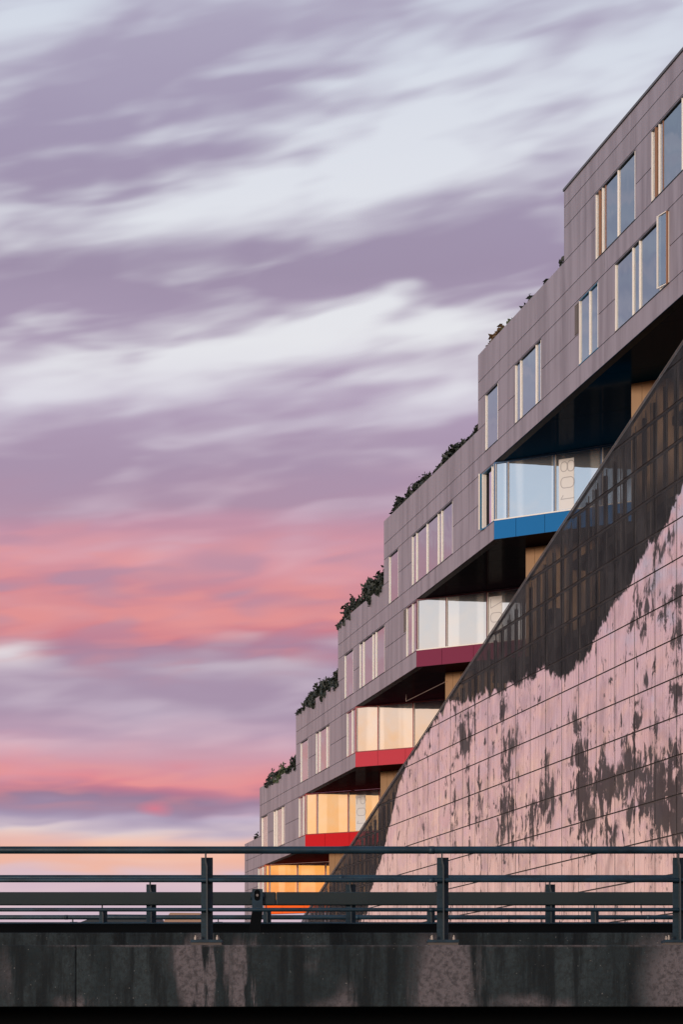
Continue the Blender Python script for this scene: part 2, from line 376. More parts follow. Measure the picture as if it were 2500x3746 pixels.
# --- windows list: storey -> [(x0, x1, [mullion columns], style)]
WIN = {-1: [(2181, 2326, [2196, 2205, 2214, 2262], 'fold'), (2385, 2620, [2402, 2412, 2424, 2497], 'fold')],
       0: [(2252, 2450, [2316, 2341, 2417], 'leaf'), (2120, 2190, [2158], 'blue'), (1886, 1981, [1905, 1962], ''), (1777, 1823, [], '')],
       1: [(1508, 1657, [1524, 1562, 1603, 1616], ''), (1424, 1458, [], ''), (1766, 1809, [1800], 'open')],
       2: [(1316, 1408, [1329, 1364, 1375], ''), (1261, 1293, [], ''), (1487, 1524.5, [1509], 'corner')],
       3: [(1156, 1206, [1168, 1195], ''), (1100, 1127, [], ''), (1269, 1301, [1288], 'corner')],
       4: [(1001, 1042, [1010, 1032], ''), (957, 979, [], ''), (1093, 1117, [1109], 'corner')],
       5: [(944, 968, [960], 'corner')]}
def rows(k): return S(k), S(k)+.0289, S(k)+.0735, S(k)+.1185

GAP = .013
def panel(u0, u1, z0, z1):
    g_ = MB(); g_.box(u0+GAP, u1-GAP, 0, .035, z0+GAP, z1-GAP)
    g_.build('cladding_panel', M_FAC, wall_now)
wall_now = None
for k in range(-2, 8):
    t0, t1, t2, t3 = rows(k); bk = MB()
    tz = T(S(k-1))
    if k == -2: ends = (UL[-1], UL[-1], None); uc = 9.0
    else:
        L_low = UL.get(k+1, UL[5]); L_hi = UL.get(k, UL[5]); uc = UC.get(k, U(968)); ends = (L_low, L_low, L_hi)
        if k == 6: uc = U(930)
        if k == 7: uc = U(910)
    spans = []
    z_b = T(t0); 
    wl = sorted([(U(a), U(b)) for a, b, _, _ in WIN.get(k, [])])
    lev = [(T(t0), T(t1), ends[0], []), (T(t1), T(S(-2)+.052) if k == -2 else T(t2), ends[1], wl)]
    if ends[2] is not None: lev.append((T(t2), tz, ends[2], wl))
    hasbelow = k+1 in UL
    wall_now = bpy.data.objects.new('outer_wall', None)
    cells = []
    for (za, zb, ul, ws) in lev:
        cur = ul; brk = []
        for a, b in ws:
            if a > cur+.05: brk.append((cur, a))
            cur = max(cur, b)
        if cur < uc-.05: brk.append((cur, uc))
        for a, b in brk:
            cut = [a]
            marks = sorted(set([UL[j] for j in UL]+[U(2214), U(1540), U(1330), U(1960)]))
            if not ws or b-a > 9:
                for m_ in marks:
                    if a+2.5 < m_ < b-2.5 and m_-cut[-1] > 5: cut.append(m_)
            cut.append(b)
            for i in range(len(cut)-1): cells.append((cut[i], cut[i+1], za, zb))
    for a, b, za, zb in cells: bk.box(a, b, .04, .30, za, zb)
    wall_now = bk.build('outer_wall', M_BACK, bld)
    for a, b, za, zb in cells: panel(a, b, za, zb)
    # window rows also need the strip above the head
    if ends[2] is not None:
        for a, b in wl:
            panel(a, b, T(t3), tz)
# roof edge of the top storey
r = MB(); r.box(UL[-1]-.02, 9, -.04, .5, T(S(-2)+.052)+.004, T(S(-2)+.052)+.09); r.build('roof_edge', M_ROOF, bld)

# --- windows
def fin(g_, u, z0, z1, v0=-.002, v1=.060, wd=.045, mi=0): g_.box(u-wd/2, u+wd/2, v0, v1, z0, z1, mi)
for k, lst in WIN.items():
    t0, t1, t2, t3 = rows(k)
    for (xa, xb, mul, style) in lst:
        a, b = U(xa), U(xb); z0, z1 = T(t1), T(t3)
        vm = M_FRAME
        hm = M_HEAD if style not in ('blue', 'open') else M_BLUEF
        if style == 'corner': hm = M_MULL[k]
        g_ = MB()
        g_.box(a+.001, a+.06, .002, .16, z0+.03, z1-.03, 0)
        g_.box(b-.06, b-.001, .002, .16, z0+.03, z1-.03, 0 if style != 'corner' else 1)
        g_.box(a, b, -.002, .16, z1-.03, z1, 1); g_.box(a, b, -.012, .16, z0, z0+.03, 1)
        win = g_.build('window', [vm, hm], bld)
        xs = [a+.06]+[U(m_) for m_ in mul]+[b-.06]
        for i, m_ in enumerate(mul):
            f_ = MB(); out = -.002; mm = vm
            v1_ = .060
            if style == 'fold' and i < 3: out = (-.03, 0, .03)[i]; v1_ = out+.075; mm = [M_BROWN, M_FRAME, M_BROWN][i]
            fin(f_, U(m_), z0+.032, z1-.032, out, v1_)
            f_.build('mullion' if style != 'fold' or i > 2 else 'folded_leaf', mm, win)
        for i in range(len(xs)-1):
            if style == 'open' and i == 0: continue
            p_ = MB(); p_.box(xs[i]+.025, xs[i+1]-.025, .048, .058, z0+.032, z1-.032); p_.build('pane', M_PANE if k != 4 else M_CLEAR, win)
        if k == 4 and style == '':  # cream sheet behind the glass paints in the mirrored peach horizon
            p_ = MB(); p_.box(a+.05, b-.05, .080, .084, z0+.04, z1-.04); p_.build('reflection_sheet', mat('cream blind', (.92, .84, .74), .7), win)
        if style == 'leaf':      # right hand casement pushed outwards
            hu = b-.05; fu = U(2425); dv = -.13
            lf = MB(); n = Vector((fu-hu, dv)).normalized(); q = Vector((-n.y, n.x))*.03
            def pr(g2, s0, s1, za, zb, w_=1):
                A_ = Vector((hu, -.03))+n*s0; B_ = Vector((hu, -.03))+n*s1
                g2.prism([tuple(A_-q*w_), tuple(B_-q*w_), tuple(B_+q*w_), tuple(A_+q*w_)], za, zb)
            ln = math.hypot(fu-hu, dv)
            pr(lf, ln-.045, ln, z0, z1); pr(lf, .06, ln-.08, z0, z0+.025); pr(lf, .06, ln-.08, z1-.025, z1)
            lo = lf.build('open_leaf', M_FRAME, win)
            gp = MB(); pr(gp, .06, ln-.08, z0+.06, z1-.06, .3); h2 = MB(); pr(h2, 0, .05, z0, z1); h2.build('hinge_stile', M_BROWN, lo); gp.build('pane', M_PANE, lo)
        if style == 'open':      # left hand casement standing out at a right angle
            lf = MB(); hu = a+.02
            lf.box(hu-.05, hu, -.16, -.10, z0+.02, z1); lf.box(hu-.05, hu, -.02, .02, z0+.02, z1)
            lf.build('open_leaf', M_FRAME, win)
            l2 = MB(); l2.prism([(hu, -.10), (hu+.6, .0), (hu+.6, .03), (hu, -.07)], z0-.02, z0+.03)
            l2.prism([(hu-.04, -.10), (hu, -.10), (hu, -.02), (hu-.04, -.02)], z0+.02, z1)
            l2.build('leaf_rail', M_BLUEF, win)
# vent grilles beside two windows
for k, xa, xb, ya, yb in ((0, 2106, 2119, 1112, 1222), (2, 1479, 1486.5, 2229, 2312)):
    a, b = U(xa), U(xb); z0 = pz((xa+xb)/2, yb); z1 = pz((xa+xb)/2, ya)
    g_ = MB(); g_.box(a, b, -.015, -.002, z0, z1); vent = g_.build('vent_grille', mat('vent metal', (.10, .085, .08), .6), bld)
    for i in range(14):
        zz = z0+(z1-z0)*(i+.5)/14; s_ = MB(); s_.box(a+.03, b-.03, -.03, -.0155, zz-.02, zz+.02); s_.build('slat', mat('vent slat', (.2, .17, .15), .5), vent)

# --- floors, rooms, terraces
def skew(u0, u1, depth, v0=.3): return [(u0+v0, v0), (u1+v0, v0), (u1+depth, depth), (u0+depth, depth)]
for k in range(-1, 6):
    g_ = MB(); uL = UL[k]+.3; uR = UC[k]-.05
    zt = T(S(k)); g_.prism(skew(uL, uR-.05, 13, .31), zt+.30, zt+.45)         # floor
    g_.build('floor_slab', M_INT, bld)
    g_ = MB(); g_.box(uL, uR, 3.2, 3.3, zt+.46, T(S(k-1))-.02); g_.build('room_wall', M_INT, bld)
    g_ = MB(); g_.prism([(uL, .31), (uL+.2, .31), (uL+13, 13), (uL+12.8, 13)], zt+.46, T(S(k-1))+.28); g_.build('end_wall', M_FAC, bld)
    # terrace parapet: inner planter on the roof of this storey
    if k >= 0:
        zt2 = T(S(k-1)+.0735); g_ = MB(); u1 = UL[k-1]-.05
        g_.box(UL[k]+.05, u1, .305, .75, zt2-.55, zt2-.12); g_.build('planter', mat('planter zinc', (.2, .19, .2), .6), bld)
g_ = MB(); g_.prism(skew(UL[-1]+.3, 9, 13, .31), T(S(-2))+.31, T(S(-2))+.45); g_.build('roof_slab', M_ROOF, bld)
# curtains
for k, xa, xb in ((0, 2270, 2290), (0, 2350, 2385), (0, 1915, 1935), (1, 1630, 1650), (2, 1385, 1400), (0, 1790, 1812)):
    t0, t1, t2, t3 = rows(k); g_ = MB(); a, b = U(xa), U(xb); n = 18
    for i in range(n):
        ua, ub = a+(b-a)*i/n, a+(b-a)*(i+1)/n; va, vb = .34+.05*math.sin(i*1.9), .34+.05*math.sin((i+1)*1.9)
        g_.quad([(ua, va, T(t0)+.46), (ub, vb, T(t0)+.46), (ub, vb, T(t3)), (ua, va, T(t3))])
    g_.build('curtain', M_CURT, bld, smooth=True)

# --- coloured corridors under the steps
MULL = {1: (.61, 2.73, 4.8), 2: (1.58, 3.7, 5.8), 3: (1.37, 3.47, 5.5), 4: (.8, 2.91, 4.99), 5: (.35, 2.46, 4.55)}
NUMB = {1: (2.91, 3.58, '801'), 2: (3.78, 4.45, '701'), 4: (3.4, 4.05, '501')}
def glyph(ch):
    def rr(x0, x1, y0, y1, r):
        pts = []
        for cx, cy, a0 in ((x1-r, y1-r, 0), (x0+r, y1-r, 90), (x0+r, y0+r, 180), (x1-r, y0+r, 270)):
            for i in range(5):
                a = math.radians(a0+22.5*i); pts.append((cx+r*math.cos(a), cy+r*math.sin(a)))
        return pts+[pts[0]]
    if ch == '0': return [rr(0, .62, 0, 1, .26)]
    if ch == '8': return [rr(0, .62, 0, .48, .2), rr(.03, .59, .52, 1, .2)]
    if ch == '1': return [[(.1, .82), (.31, 1), (.31, 0)]]
    if ch == '7': return [[(0, 1), (.62, 1), (.25, 0)]]
    if ch == '5': return [[(.6, 1), (.08, 1), (.04, .55), (.35, .6), (.55, .48), (.62, .28), (.5, .06), (.3, 0), (.0, .05)]]
    if ch == '6': return [rr(0, .62, 0, .55, .22), [(0, .3), (.05, .7), (.35, 1)]]
    return []
for k in range(1, 6):
    cor = empty('corridor', (UC[k], 0, T(S(k))), math.radians(45), bld)      # local x runs along the glazing, y into the building
    H = T(S(k-1))-T(S(k)); hs = .030*CC; Ln = 13.5
    # spandrel: separate coloured panels
    e = [0, 1.0, 2.3, 3.6, 5.0, 7.0, 9, 11, Ln] if k == 1 else [0, 1.35, 3.0, 4.6, 6.4, 8, 10, 12, Ln]
    for i in range(len(e)-1):
        g_ = MB(); g_.box(e[i]+(.0 if i == 0 else .008), e[i+1]-.008, .0, .05, 0.012, hs-.02); g_.build('spandrel_panel', M_SPAN[k], cor)
    g_ = MB(); g_.box(.05, Ln, .055, .25, 0.01, hs); g_.build('kerb_wall', M_BACK, cor)
    # glazing
    ml = list(MULL[k]); 
    while ml[-1] < Ln-2.1: ml.append(ml[-1]+2.1)
    ed = [0.05]+ml+[Ln]
    g_ = MB(); g_.box(0, Ln, -.012, .13, hs-.018, hs+.028, 0); g_.box(0, Ln, -.012, .13, H-.07, H-.005, 1); g_.build('glazing_rail', [M_FRAME if k < 3 else M_MULL[k], M_MULL[k]], cor)
    for i, s_ in enumerate([.035]+ml):
        g_ = MB(); wd = .05
        g_.box(s_-.03, s_+.03, -.010, .12, hs+.03, H-.072, 0); g_.box(s_+.031, s_+.05, -.004, .10, hs+.03, H-.072, 1)
        g_.build('mullion', [M_MULL[k], M_FRAME], cor)
    for i in range(len(ed)-1):
        g_ = MB(); g_.box(ed[i]+.055, ed[i+1]-.035, .04, .06, hs+.03, H-.072); g_.build('pane', M_FILM, cor)
    # flat number, made to be read from inside
    if k in NUMB:
        s0, s1, txt = NUMB[k]; zt, zb = hs+.88*(H-hs), hs+.06
        g_ = MB(); g_.box(s0, s1, .030, .034, zb, zt); g_.build('number_strip', mat('cream film', (.74, .75, .76), .35), cor)
        hgt = (s1-s0)*.86; n = len(txt); cell = (zt-zb)/n*.96
        for i, ch in enumerate(txt):
            g_ = MB(); ztop = zt-.06-i*cell; sc = cell*1.05
            for pl in glyph(ch):
                P = [(s1-.0-(py)*hgt, ztop-.04-px*sc) for px, py in pl]      # glyph tops point to the left, seen from behind
                for j in range(len(P)-1):
                    a_ = Vector((P[j][0], 0, P[j][1])); b_ = Vector((P[j+1][0], 0, P[j+1][1])); d_ = (b_-a_)
                    if d_.length < 1e-5: continue
                    d_.normalize(); q_ = Vector((-d_.z, 0, d_.x))*.016; a_ -= d_*.008; b_ += d_*.008
                    yy = Vector((0, .0265-.0002*(j % 5), 0))
                    g_.quad([a_-q_+yy, b_-q_+yy, b_+q_+yy, a_+q_+yy])
            g_.build('digit', mat('grey lettering', (.42, .42, .45), .6), cor)
    # soffit strips under the storey above
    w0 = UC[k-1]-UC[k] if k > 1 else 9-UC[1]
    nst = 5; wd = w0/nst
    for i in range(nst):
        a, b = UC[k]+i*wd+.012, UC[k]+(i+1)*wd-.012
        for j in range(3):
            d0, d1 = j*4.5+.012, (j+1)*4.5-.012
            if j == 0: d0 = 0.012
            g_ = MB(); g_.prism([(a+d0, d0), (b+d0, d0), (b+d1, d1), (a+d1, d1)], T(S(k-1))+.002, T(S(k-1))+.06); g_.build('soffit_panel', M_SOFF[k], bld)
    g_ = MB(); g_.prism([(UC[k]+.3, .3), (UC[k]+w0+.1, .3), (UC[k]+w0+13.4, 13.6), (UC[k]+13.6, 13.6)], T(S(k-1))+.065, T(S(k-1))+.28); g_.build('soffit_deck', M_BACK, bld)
    # larch wall at the far side of the corridor mouth
    wu = UC[k]+11.9; lw = empty('board_wall', (wu, 1.68, T(S(k))), math.radians(45), bld)
    for i in range(8):
        g_ = MB(); g_.box(i*.42+.006, (i+1)*.42-.006, 0, .04, -3.0, H-.01); g_.build('board', M_BOARD, lw)
    g_ = MB(); g_.box(0, 9, .05, .2, -3, H-.012); g_.build('wall_core', M_BACK, lw)
pp = MB(); zz = T(S(2))-.42
pp.tube((UC[3]+5.3, 1.4, zz), (UC[3]+12, 1.72, zz), .016, 8); pp.tube((UC[3]+5.3, 1.4, zz), (UC[3]+5.3, 1.4, zz+.35), .016, 8); pp.build('pipe', mat('pipe', (.30, .22, .2), .5), bld)

# --- perforated screen with the printed mountain
RIDGE = [(1176, 3420), (1300, 3395), (1345, 3339), (1358, 3257), (1380, 3198), (1404, 3117), (1419, 3053), (1437, 2976), (1453, 2900), (1489, 2800),
         (1560, 2690), (1650, 2562), (1700, 2575), (1748, 2558), (1775, 2529), (1812, 2545), (1867, 2507), (1910, 2501), (1927, 2475), (1960, 2475), (1994, 2442),
         (2019, 2469), (2057, 2486), (2089, 2466), (2138, 2410), (2181, 2344), (2214, 2274), (2252, 2203), (2290, 2166), (2338, 2073), (2376, 1998), (2420, 1960), (2452, 1900), (2500, 1766)]
ROCK = [(360, 1290, 35, 90, 8), (110, 1400, 60, 110, 0), (105, 1530, 40, 60, 0), (235, 1495, 14, 20, 0), (385, 1620, 40, 120, -6), (430, 1500, 35, 80, 0), (380, 1900, 55, 140, -8),
 (370, 2100, 60, 150, 0), (650, 1650, 24, 70, 0), (660, 1800, 55, 100, 10), (650, 1930, 80, 100, 0), (540, 2080, 60, 150, 0), (850, 1350, 30, 70, 0), (850, 1580, 55, 60, 0),
 (890, 1640, 45, 220, 0), (880, 1880, 45, 200, 0), (1040, 1600, 34, 130, -10), (1030, 1750, 80, 90, 0), (1000, 1950, 70, 140, 0), (1100, 1800, 50, 110, 0), (1190, 1600, 45, 140, 0),
 (1280, 1330, 34, 150, 0), (1220, 1750, 50, 170, 0), (1330, 470, 50, 140, -10), (1300, 620, 50, 60, 0), (1230, 730, 45, 50, 0), (1300, 770, 24, 50, 0), (1325, 1090, 24, 50, 0), (1380, 980, 16, 40, 0),
 (1430, 190, 34, 80, 0), (1500, 80, 26, 80, 0), (1445, 600, 34, 100, 0), (1540, 490, 70, 50, 0), (1545, 750, 44, 200, 0), (1530, 1180, 60, 160, 0), (1400, 1650, 60, 200, 0),
 (1320, 1720, 60, 150, 0), (1500, 1550, 34, 120, 0), (1545, 1720, 60, 220, 0), (1450, 1950, 60, 200, 0), (1385, 2020, 60, 200, 0), (1545, 2050, 60, 200, 0), (1210, 2050, 30, 90, 0), (1300, 1950, 50, 90, 0),
 (920, 2150, 40, 150, 0), (1090, 2120, 40, 120, 0), (30, 1250, 20, 80, 0), (610, 1150, 10, 60, 0), (480, 1190, 7, 70, -8), (200, 2000, 16, 260, 0), (30, 1900, 12, 300, 0), (130, 1950, 10, 300, 4)]
def f_screen(name):
    m = bpy.data.materials.new(name); m.use_nodes = True; t = NT(m.node_tree); t.n.clear()
    o, x, y, z = ocoord(t)
    n1 = t.noise(t.vec(t.m('MULTIPLY', x, .35), 0., t.m('MULTIPLY', z, .8)), 1, 4, .6)
    n2 = t.noise(t.vec(t.m('MULTIPLY', x, 1.7), 0., t.m('MULTIPLY', z, 1.25)), 1, 6, .68, .8)
    n3 = t.noise(t.vec(t.m('MULTIPLY', x, 3.2), 0., t.m('MULTIPLY', z, .45)), 1, 4, .6)
    uu = t.m('DIVIDE', t.m('ADD', x, 62.), 62., clamp=True)
    fc = t.new('ShaderNodeFloatCurve'); cv = fc.mapping.curves[0]
    pts = [((U(a)+62)/62, (pz(a, b)-EYE)/25) for a, b in RIDGE]
    fc.mapping.use_clip = False
    cv.points[0].location = (0, pts[0][1]); cv.points[1].location = (1, pts[-1][1])
    for p in pts[:-1]: cv.points.new(*p)
    for p in cv.points: p.handle_type = 'VECTOR'
    fc.mapping.update(); t.put(fc.inputs['Value'], uu)
    rz = t.m('ADD', t.m('MULTIPLY', fc.outputs[0], 25.), EYE)
    dark = t.step(t.m('ADD', t.m('SUBTRACT', z, rz), t.m('MULTIPLY', t.m('SUBTRACT', n2, .5), 1.5)), -.08, .08)
    pv_ = t.vec(t.m('ADD', x, t.m('MULTIPLY', t.m('SUBTRACT', n2, .5), 1.6)), t.m('ADD', z, t.m('MULTIPLY', t.m('SUBTRACT', n1, .5), 1.0)))
    acc_ = t.m('MULTIPLY', t.m('SUBTRACT', n2, .5), 4.2)
    acc_ = t.m('ADD', acc_, t.m('MULTIPLY', t.m('SUBTRACT', n3, .5), 2.5))
    for cx, cy, rx, ry, a in ROCK:
        X = 1650+cx*.5421; Y = 1900+cy*.5421
        sx = abs(U(X+rx*.5421)-U(X))*1.9; sz = ry*.5421*CC/(X-XV)*1.7
        acc_ = t.m('MULTIPLY_ADD', t.blob(pv_, U(X), pz(X, Y), sx, sz, a), .84, acc_)
    rock = t.step(acc_, .30, .84)
    mask_ = t.m('MAXIMUM', dark, t.m('MULTIPLY', rock, .93))
    haz = t.step(t.noise(t.vec(t.m('MULTIPLY', x, .12), 0., t.m('MULTIPLY', z, .3)), 1, 3), .35, .7)
    rnd = t.new('ShaderNodeObjectInfo').outputs['Random']
    br = t.noise(t.vec(t.m('MULTIPLY', x, 7.), 0., t.m('MULTIPLY', z, .25)), 1, 3, .6)
    lc = t.mix(t.m('MULTIPLY', t.step(br, .42, .66), .75), (.92, .82, .80, 1), (.66, .57, .56, 1))
    sm = t.noise(t.vec(t.m('MULTIPLY', x, .55), 0., t.m('MULTIPLY', z, .33)), 1, 5, .62, .8)
    lc = t.mix(t.m('MULTIPLY', t.step(sm, .44, .72), .62), lc, (.30, .26, .27, 1))
    lc = t.mix(t.m('MULTIPLY', rnd, .22), lc, (.66, .62, .63, 1))
    met = t.new('ShaderNodeBsdfPrincipled'); t.l.new(lc, met.inputs['Base Color'])
    met.inputs['Metallic'].default_value = .75; t.put(met.inputs['Roughness'], t.m('ADD', .14, t.m('MULTIPLY', haz, .08)))
    wv = t.noise(t.vec(t.m('ADD', t.m('MULTIPLY', x, .45), t.m('MULTIPLY', rnd, 30.)), 0., t.m('MULTIPLY', z, .5)), 1, 2, .5)
    bp = t.new('ShaderNodeBump'); bp.inputs['Strength'].default_value = 1; bp.inputs['Distance'].default_value = .16
    t.put(bp.inputs['Height'], wv); t.l.new(bp.outputs[0], met.inputs['Normal'])
    dk = t.new('ShaderNodeBsdfPrincipled'); dk.inputs['Base Color'].default_value = (.042, .040, .042, 1)
    dk.inputs['Specular IOR Level'].default_value = .15; dk.inputs['Roughness'].default_value = .6
    t.l.new(t.mix(t.step(sm, .35, .68), (.018, .019, .021, 1), (.052, .051, .053, 1)), dk.inputs['Base Color'])
    tr = t.new('ShaderNodeBsdfTransparent')
    holes = t.new('ShaderNodeMixShader'); t.put(holes.inputs[0], t.m('MULTIPLY', dark, t.step(t.noise(t.vec(t.m('MULTIPLY', x, .8), 0., t.m('MULTIPLY', z, .5)), 1, 3), .3, .7, .26, .52))); t.l.new(dk.outputs[0], holes.inputs[1]); t.l.new(tr.outputs[0], holes.inputs[2])
    mx = t.new('ShaderNodeMixShader'); t.put(mx.inputs[0], mask_); t.l.new(met.outputs[0], mx.inputs[1]); t.l.new(holes.outputs[0], mx.inputs[2])
    out = t.new('ShaderNodeOutputMaterial'); t.l.new(mx.outputs[0], out.inputs[0]); return m
M_SCR = f_screen('perforated printed aluminium')
def edge_t(u_): # sloping top edge of the screen
    # straight line through two surveyed points
    ua, ta = U(2500), .8257; ub, tb = U(1176), .2995
    return ta+(u_-ua)*(ta-tb)/(ua-ub)
def edge_z(u_): return T(edge_t(u_))
def clip(poly, fn):
    out = []
    for i in range(len(poly)):
        a, b = poly[i], poly[(i+1) % len(poly)]; fa, fb = fn(a), fn(b)
        if fa >= 0: out.append(a)
        if (fa >= 0) != (fb >= 0):
            q = fa/(fa-fb); out.append((a[0]+(b[0]-a[0])*q, a[1]+(b[1]-a[1])*q))
    return out
studs = MB(); u_l, u_r = -64.0, 9.0; u_ = u_l
while u_ < u_r:
    zt = edge_z(u_)-.25
    if zt > 1: studs.box(u_-.06, u_+.06, .10, .22, 0.02, zt)
    u_ += 1.0
for n in range(-9, 16):
    zj = T(.3347+.0476*n); ue = U(2500)+(zj+.1-T(.8257))/((T(.8257)-T(.2995))/(U(2500)-U(1176)))
    if ue < 8: studs.box(max(ue, -62), 9, .03, .085, zj-.05, zj+.05)
screen = studs.build('perforated_screen', mat('screen studs', (.05, .045, .045), .6), bld)
u_ = u_l+.28
while u_ < u_r:                       # slim bright rails between the studs
    zt = edge_z(u_)-.15; z0 = max(.02, EYE+2)
    if zt > z0: r_ = MB(); r_.box(u_-.022, u_+.022, .087, .12, z0, zt); r_.build('slim_rail', mat('slim rail', (.55, .48, .45), .5), screen)
    u_ += 1.0 if int(u_) % 3 else .5
zr = [T(.3347+.0476*n) for n in range(-9, 16)]
ucol = [U(2185)+2.0*n for n in range(-27, 16)]
cnt = 0; low = MB()
for i in range(len(ucol)-1):
    a, b = ucol[i], ucol[i+1]
    if b < u_l or a > u_r: continue
    for j in range(len(zr)-1):
        z0, z1 = zr[j], zr[j+1]
        pg = clip([(a+.03, z0+.024), (b-.03, z0+.024), (b-.03, z1-.024), (a+.03, z1-.024)], lambda p: edge_z(p[0])-p[1])
        if len(pg) < 3: continue
        vis = b > U(1150) and a < 1.5 and z1 > EYE+.0146*CC*3
        if vis and cnt < 295:
            g_ = MB(); g_.slab(pg, -.012, .006); g_.build('screen_panel', M_SCR, screen); cnt += 1
        else: low.slab(pg, -.012, .006)
tag(low.build('screen_panel_field', M_SCR, screen), kind='stuff')
# edge trim with clips
tr = MB(); pa = (-62, edge_z(-62)); pb = (9, edge_z(9))
d_ = Vector((pb[0]-pa[0], 0, pb[1]-pa[1])); ln = d_.length; d_.normalize(); nn = Vector((-d_.z, 0, d_.x))
P0 = Vector((pa[0], 0, pa[1])); P1 = Vector((pb[0], 0, pb[1]))
tr.slab([tuple((P0+nn*.01).xz), tuple((P1+nn*.01).xz), tuple((P1+nn*.05).xz), tuple((P0+nn*.05).xz)], -.02, .10)
tr.build('edge_trim', M_ROOF, screen)
hr = MB(); A_ = P0+nn*.20; B_ = P1+nn*.20
hr.tube(A_+Vector((0, .05, 0)), B_+Vector((0, .05, 0)), .022, 8); hr.build('edge_cable', mat('cable steel', (.25, .22, .21), .5, .4), screen)
s_ = 0.0
while s_ < ln:
    p = P0+d_*s_; c_ = MB(); c_.box(-.02, .02, .03, .07, 0, .2); c_.build('clip', M_ROOF, screen, loc=tuple(p+nn*.03)); s_ += 1.5
# parking decks behind the screen
gar = MB()
for n in range(0, 10):
    z = .6+n*2.55; uu0 = None
    u0 = max(-64, (z+.8-T(.8257))/((T(.8257)-T(.2995))/(U(2500)-U(1176)))+U(2500)) if z > 3 else -64
    if u0 < 8: gar.box(u0+1.5, 9, .5, 8, z-.14, z+.14)
gar.build('parking_deck', mat('deck concrete', (.16, .15, .15), .8), bld)
for i in range(9):
    u_ = -58+i*8.0; zt = edge_z(u_)-.6
    if zt < 1: continue
    g_ = MB(); g_.box(u_-.2, u_+.2, 1.2, 1.6, 0, zt); g_.build('column', mat('deck concrete'), bld)
g_ = MB(); g_.slab([(-64, 0), (9, 0), (9, edge_z(9)-1), (-58, edge_z(-58)-1.0)], 8.1, 8.3); g_.build('garage_wall', mat('garage wall', (.06, .05, .05), .9), bld)

# ------------------------------------------------------------------ shrubs on the terraces
def f_leaf(c1, c2):
    def fn(t, b):
        o, x, y, z = ocoord(t); t.l.new(t.mix(t.noise(o, 3, 3), (*c1, 1), (*c2, 1)), b.inputs['Base Color'])
    return fn
M_LEAF = [mat('leaves dark', rough=.6, fn=f_leaf((.010, .015, .013), (.028, .036, .024))), mat('leaves green', rough=.6, fn=f_leaf((.03, .05, .02), (.08, .10, .04))),
          mat('leaves russet', rough=.6, fn=f_leaf((.05, .05, .02), (.16, .07, .03)))]
M_STEM = mat('twig', (.05, .035, .03), .8)
def shrub(k, x0, x1, hpx, label, ml=0, hang=0, dens=1.0):
    u0, u1 = U(x0), U(x1); zt = T(S(k-1)+.0735)-(0 if k > -1 else 0)
    if k == 0 and x0 > 1990: pass
    h = hpx*CC/((x0+x1)/2-XV); wd = u1-u0; uc = (u0+u1)/2
    P = ORG+dA*uc+INW*.42
    root = empty('terrace_shrub', (P.x, P.y, zt-.13), BR)
    tag(root, label, 'shrub', 'shrubs along the terrace edges')
    rnd = random.Random(int(x0*7+k)); lf = MB(); st = MB()
    nst = max(4, int(wd*4.2*dens)); tips = []
    for i in range(nst):
        u_ = (rnd.random()-.5)*wd*.92; hh = (h*1.15+.13)*(.62+.5*rnd.random()**1.4)*(1-.5*abs(2*u_/wd)**3)
        v_ = rnd.uniform(-.12, .2); lean = rnd.uniform(-.25, .25)
        b0 = Vector((u_, v_, 0)); b1 = Vector((u_+lean*hh, v_+rnd.uniform(-.2, .12)*hh, hh))
        st.tube(b0, b1, .014, 5, r2=.005); tips.append((b0, b1, hh))
    if hang:
        for i in range(int(wd*2)):
            u_ = (rnd.random()-.5)*wd; L = hang*rnd.uniform(.3, 1)
            b0 = Vector((u_, -.40, .15)); b1 = Vector((u_+rnd.uniform(-.2, .2), -.47, .13-L)); st.tube(b0, b1, .01, 5, r2=.004); tips.append((b0, b1, L*.6))
    for b0, b1, hh in tips:
        n = int(44*dens*(0.4+hh))
        for j in range(n):
            q = rnd.uniform(.12, 1.03); sp = .05+.10*(1-abs(q-.6))*min(1, hh*1.4)
            c = b0.lerp(b1, q)+Vector((rnd.gauss(0, sp), rnd.gauss(0, sp*.6), rnd.gauss(0, sp*.7)))
            if c.z < .1 and not hang: c.z = .1
            a = Vector((rnd.gauss(0, 1), rnd.gauss(0, 1), rnd.gauss(0, 1))).normalized(); b = a.orthogonal().normalized(); s2 = rnd.choice((.03, .045, .06, .075, .10))*rnd.uniform(.8, 1.2)
            lf.quad([c-a*s2*1.5, c+b*s2*.7, c+a*s2*1.5, c-b*s2*.7])
    tag(st.build('stems', M_STEM, root), kind='stuff'); lf.build('foliage', M_LEAF[ml], root)
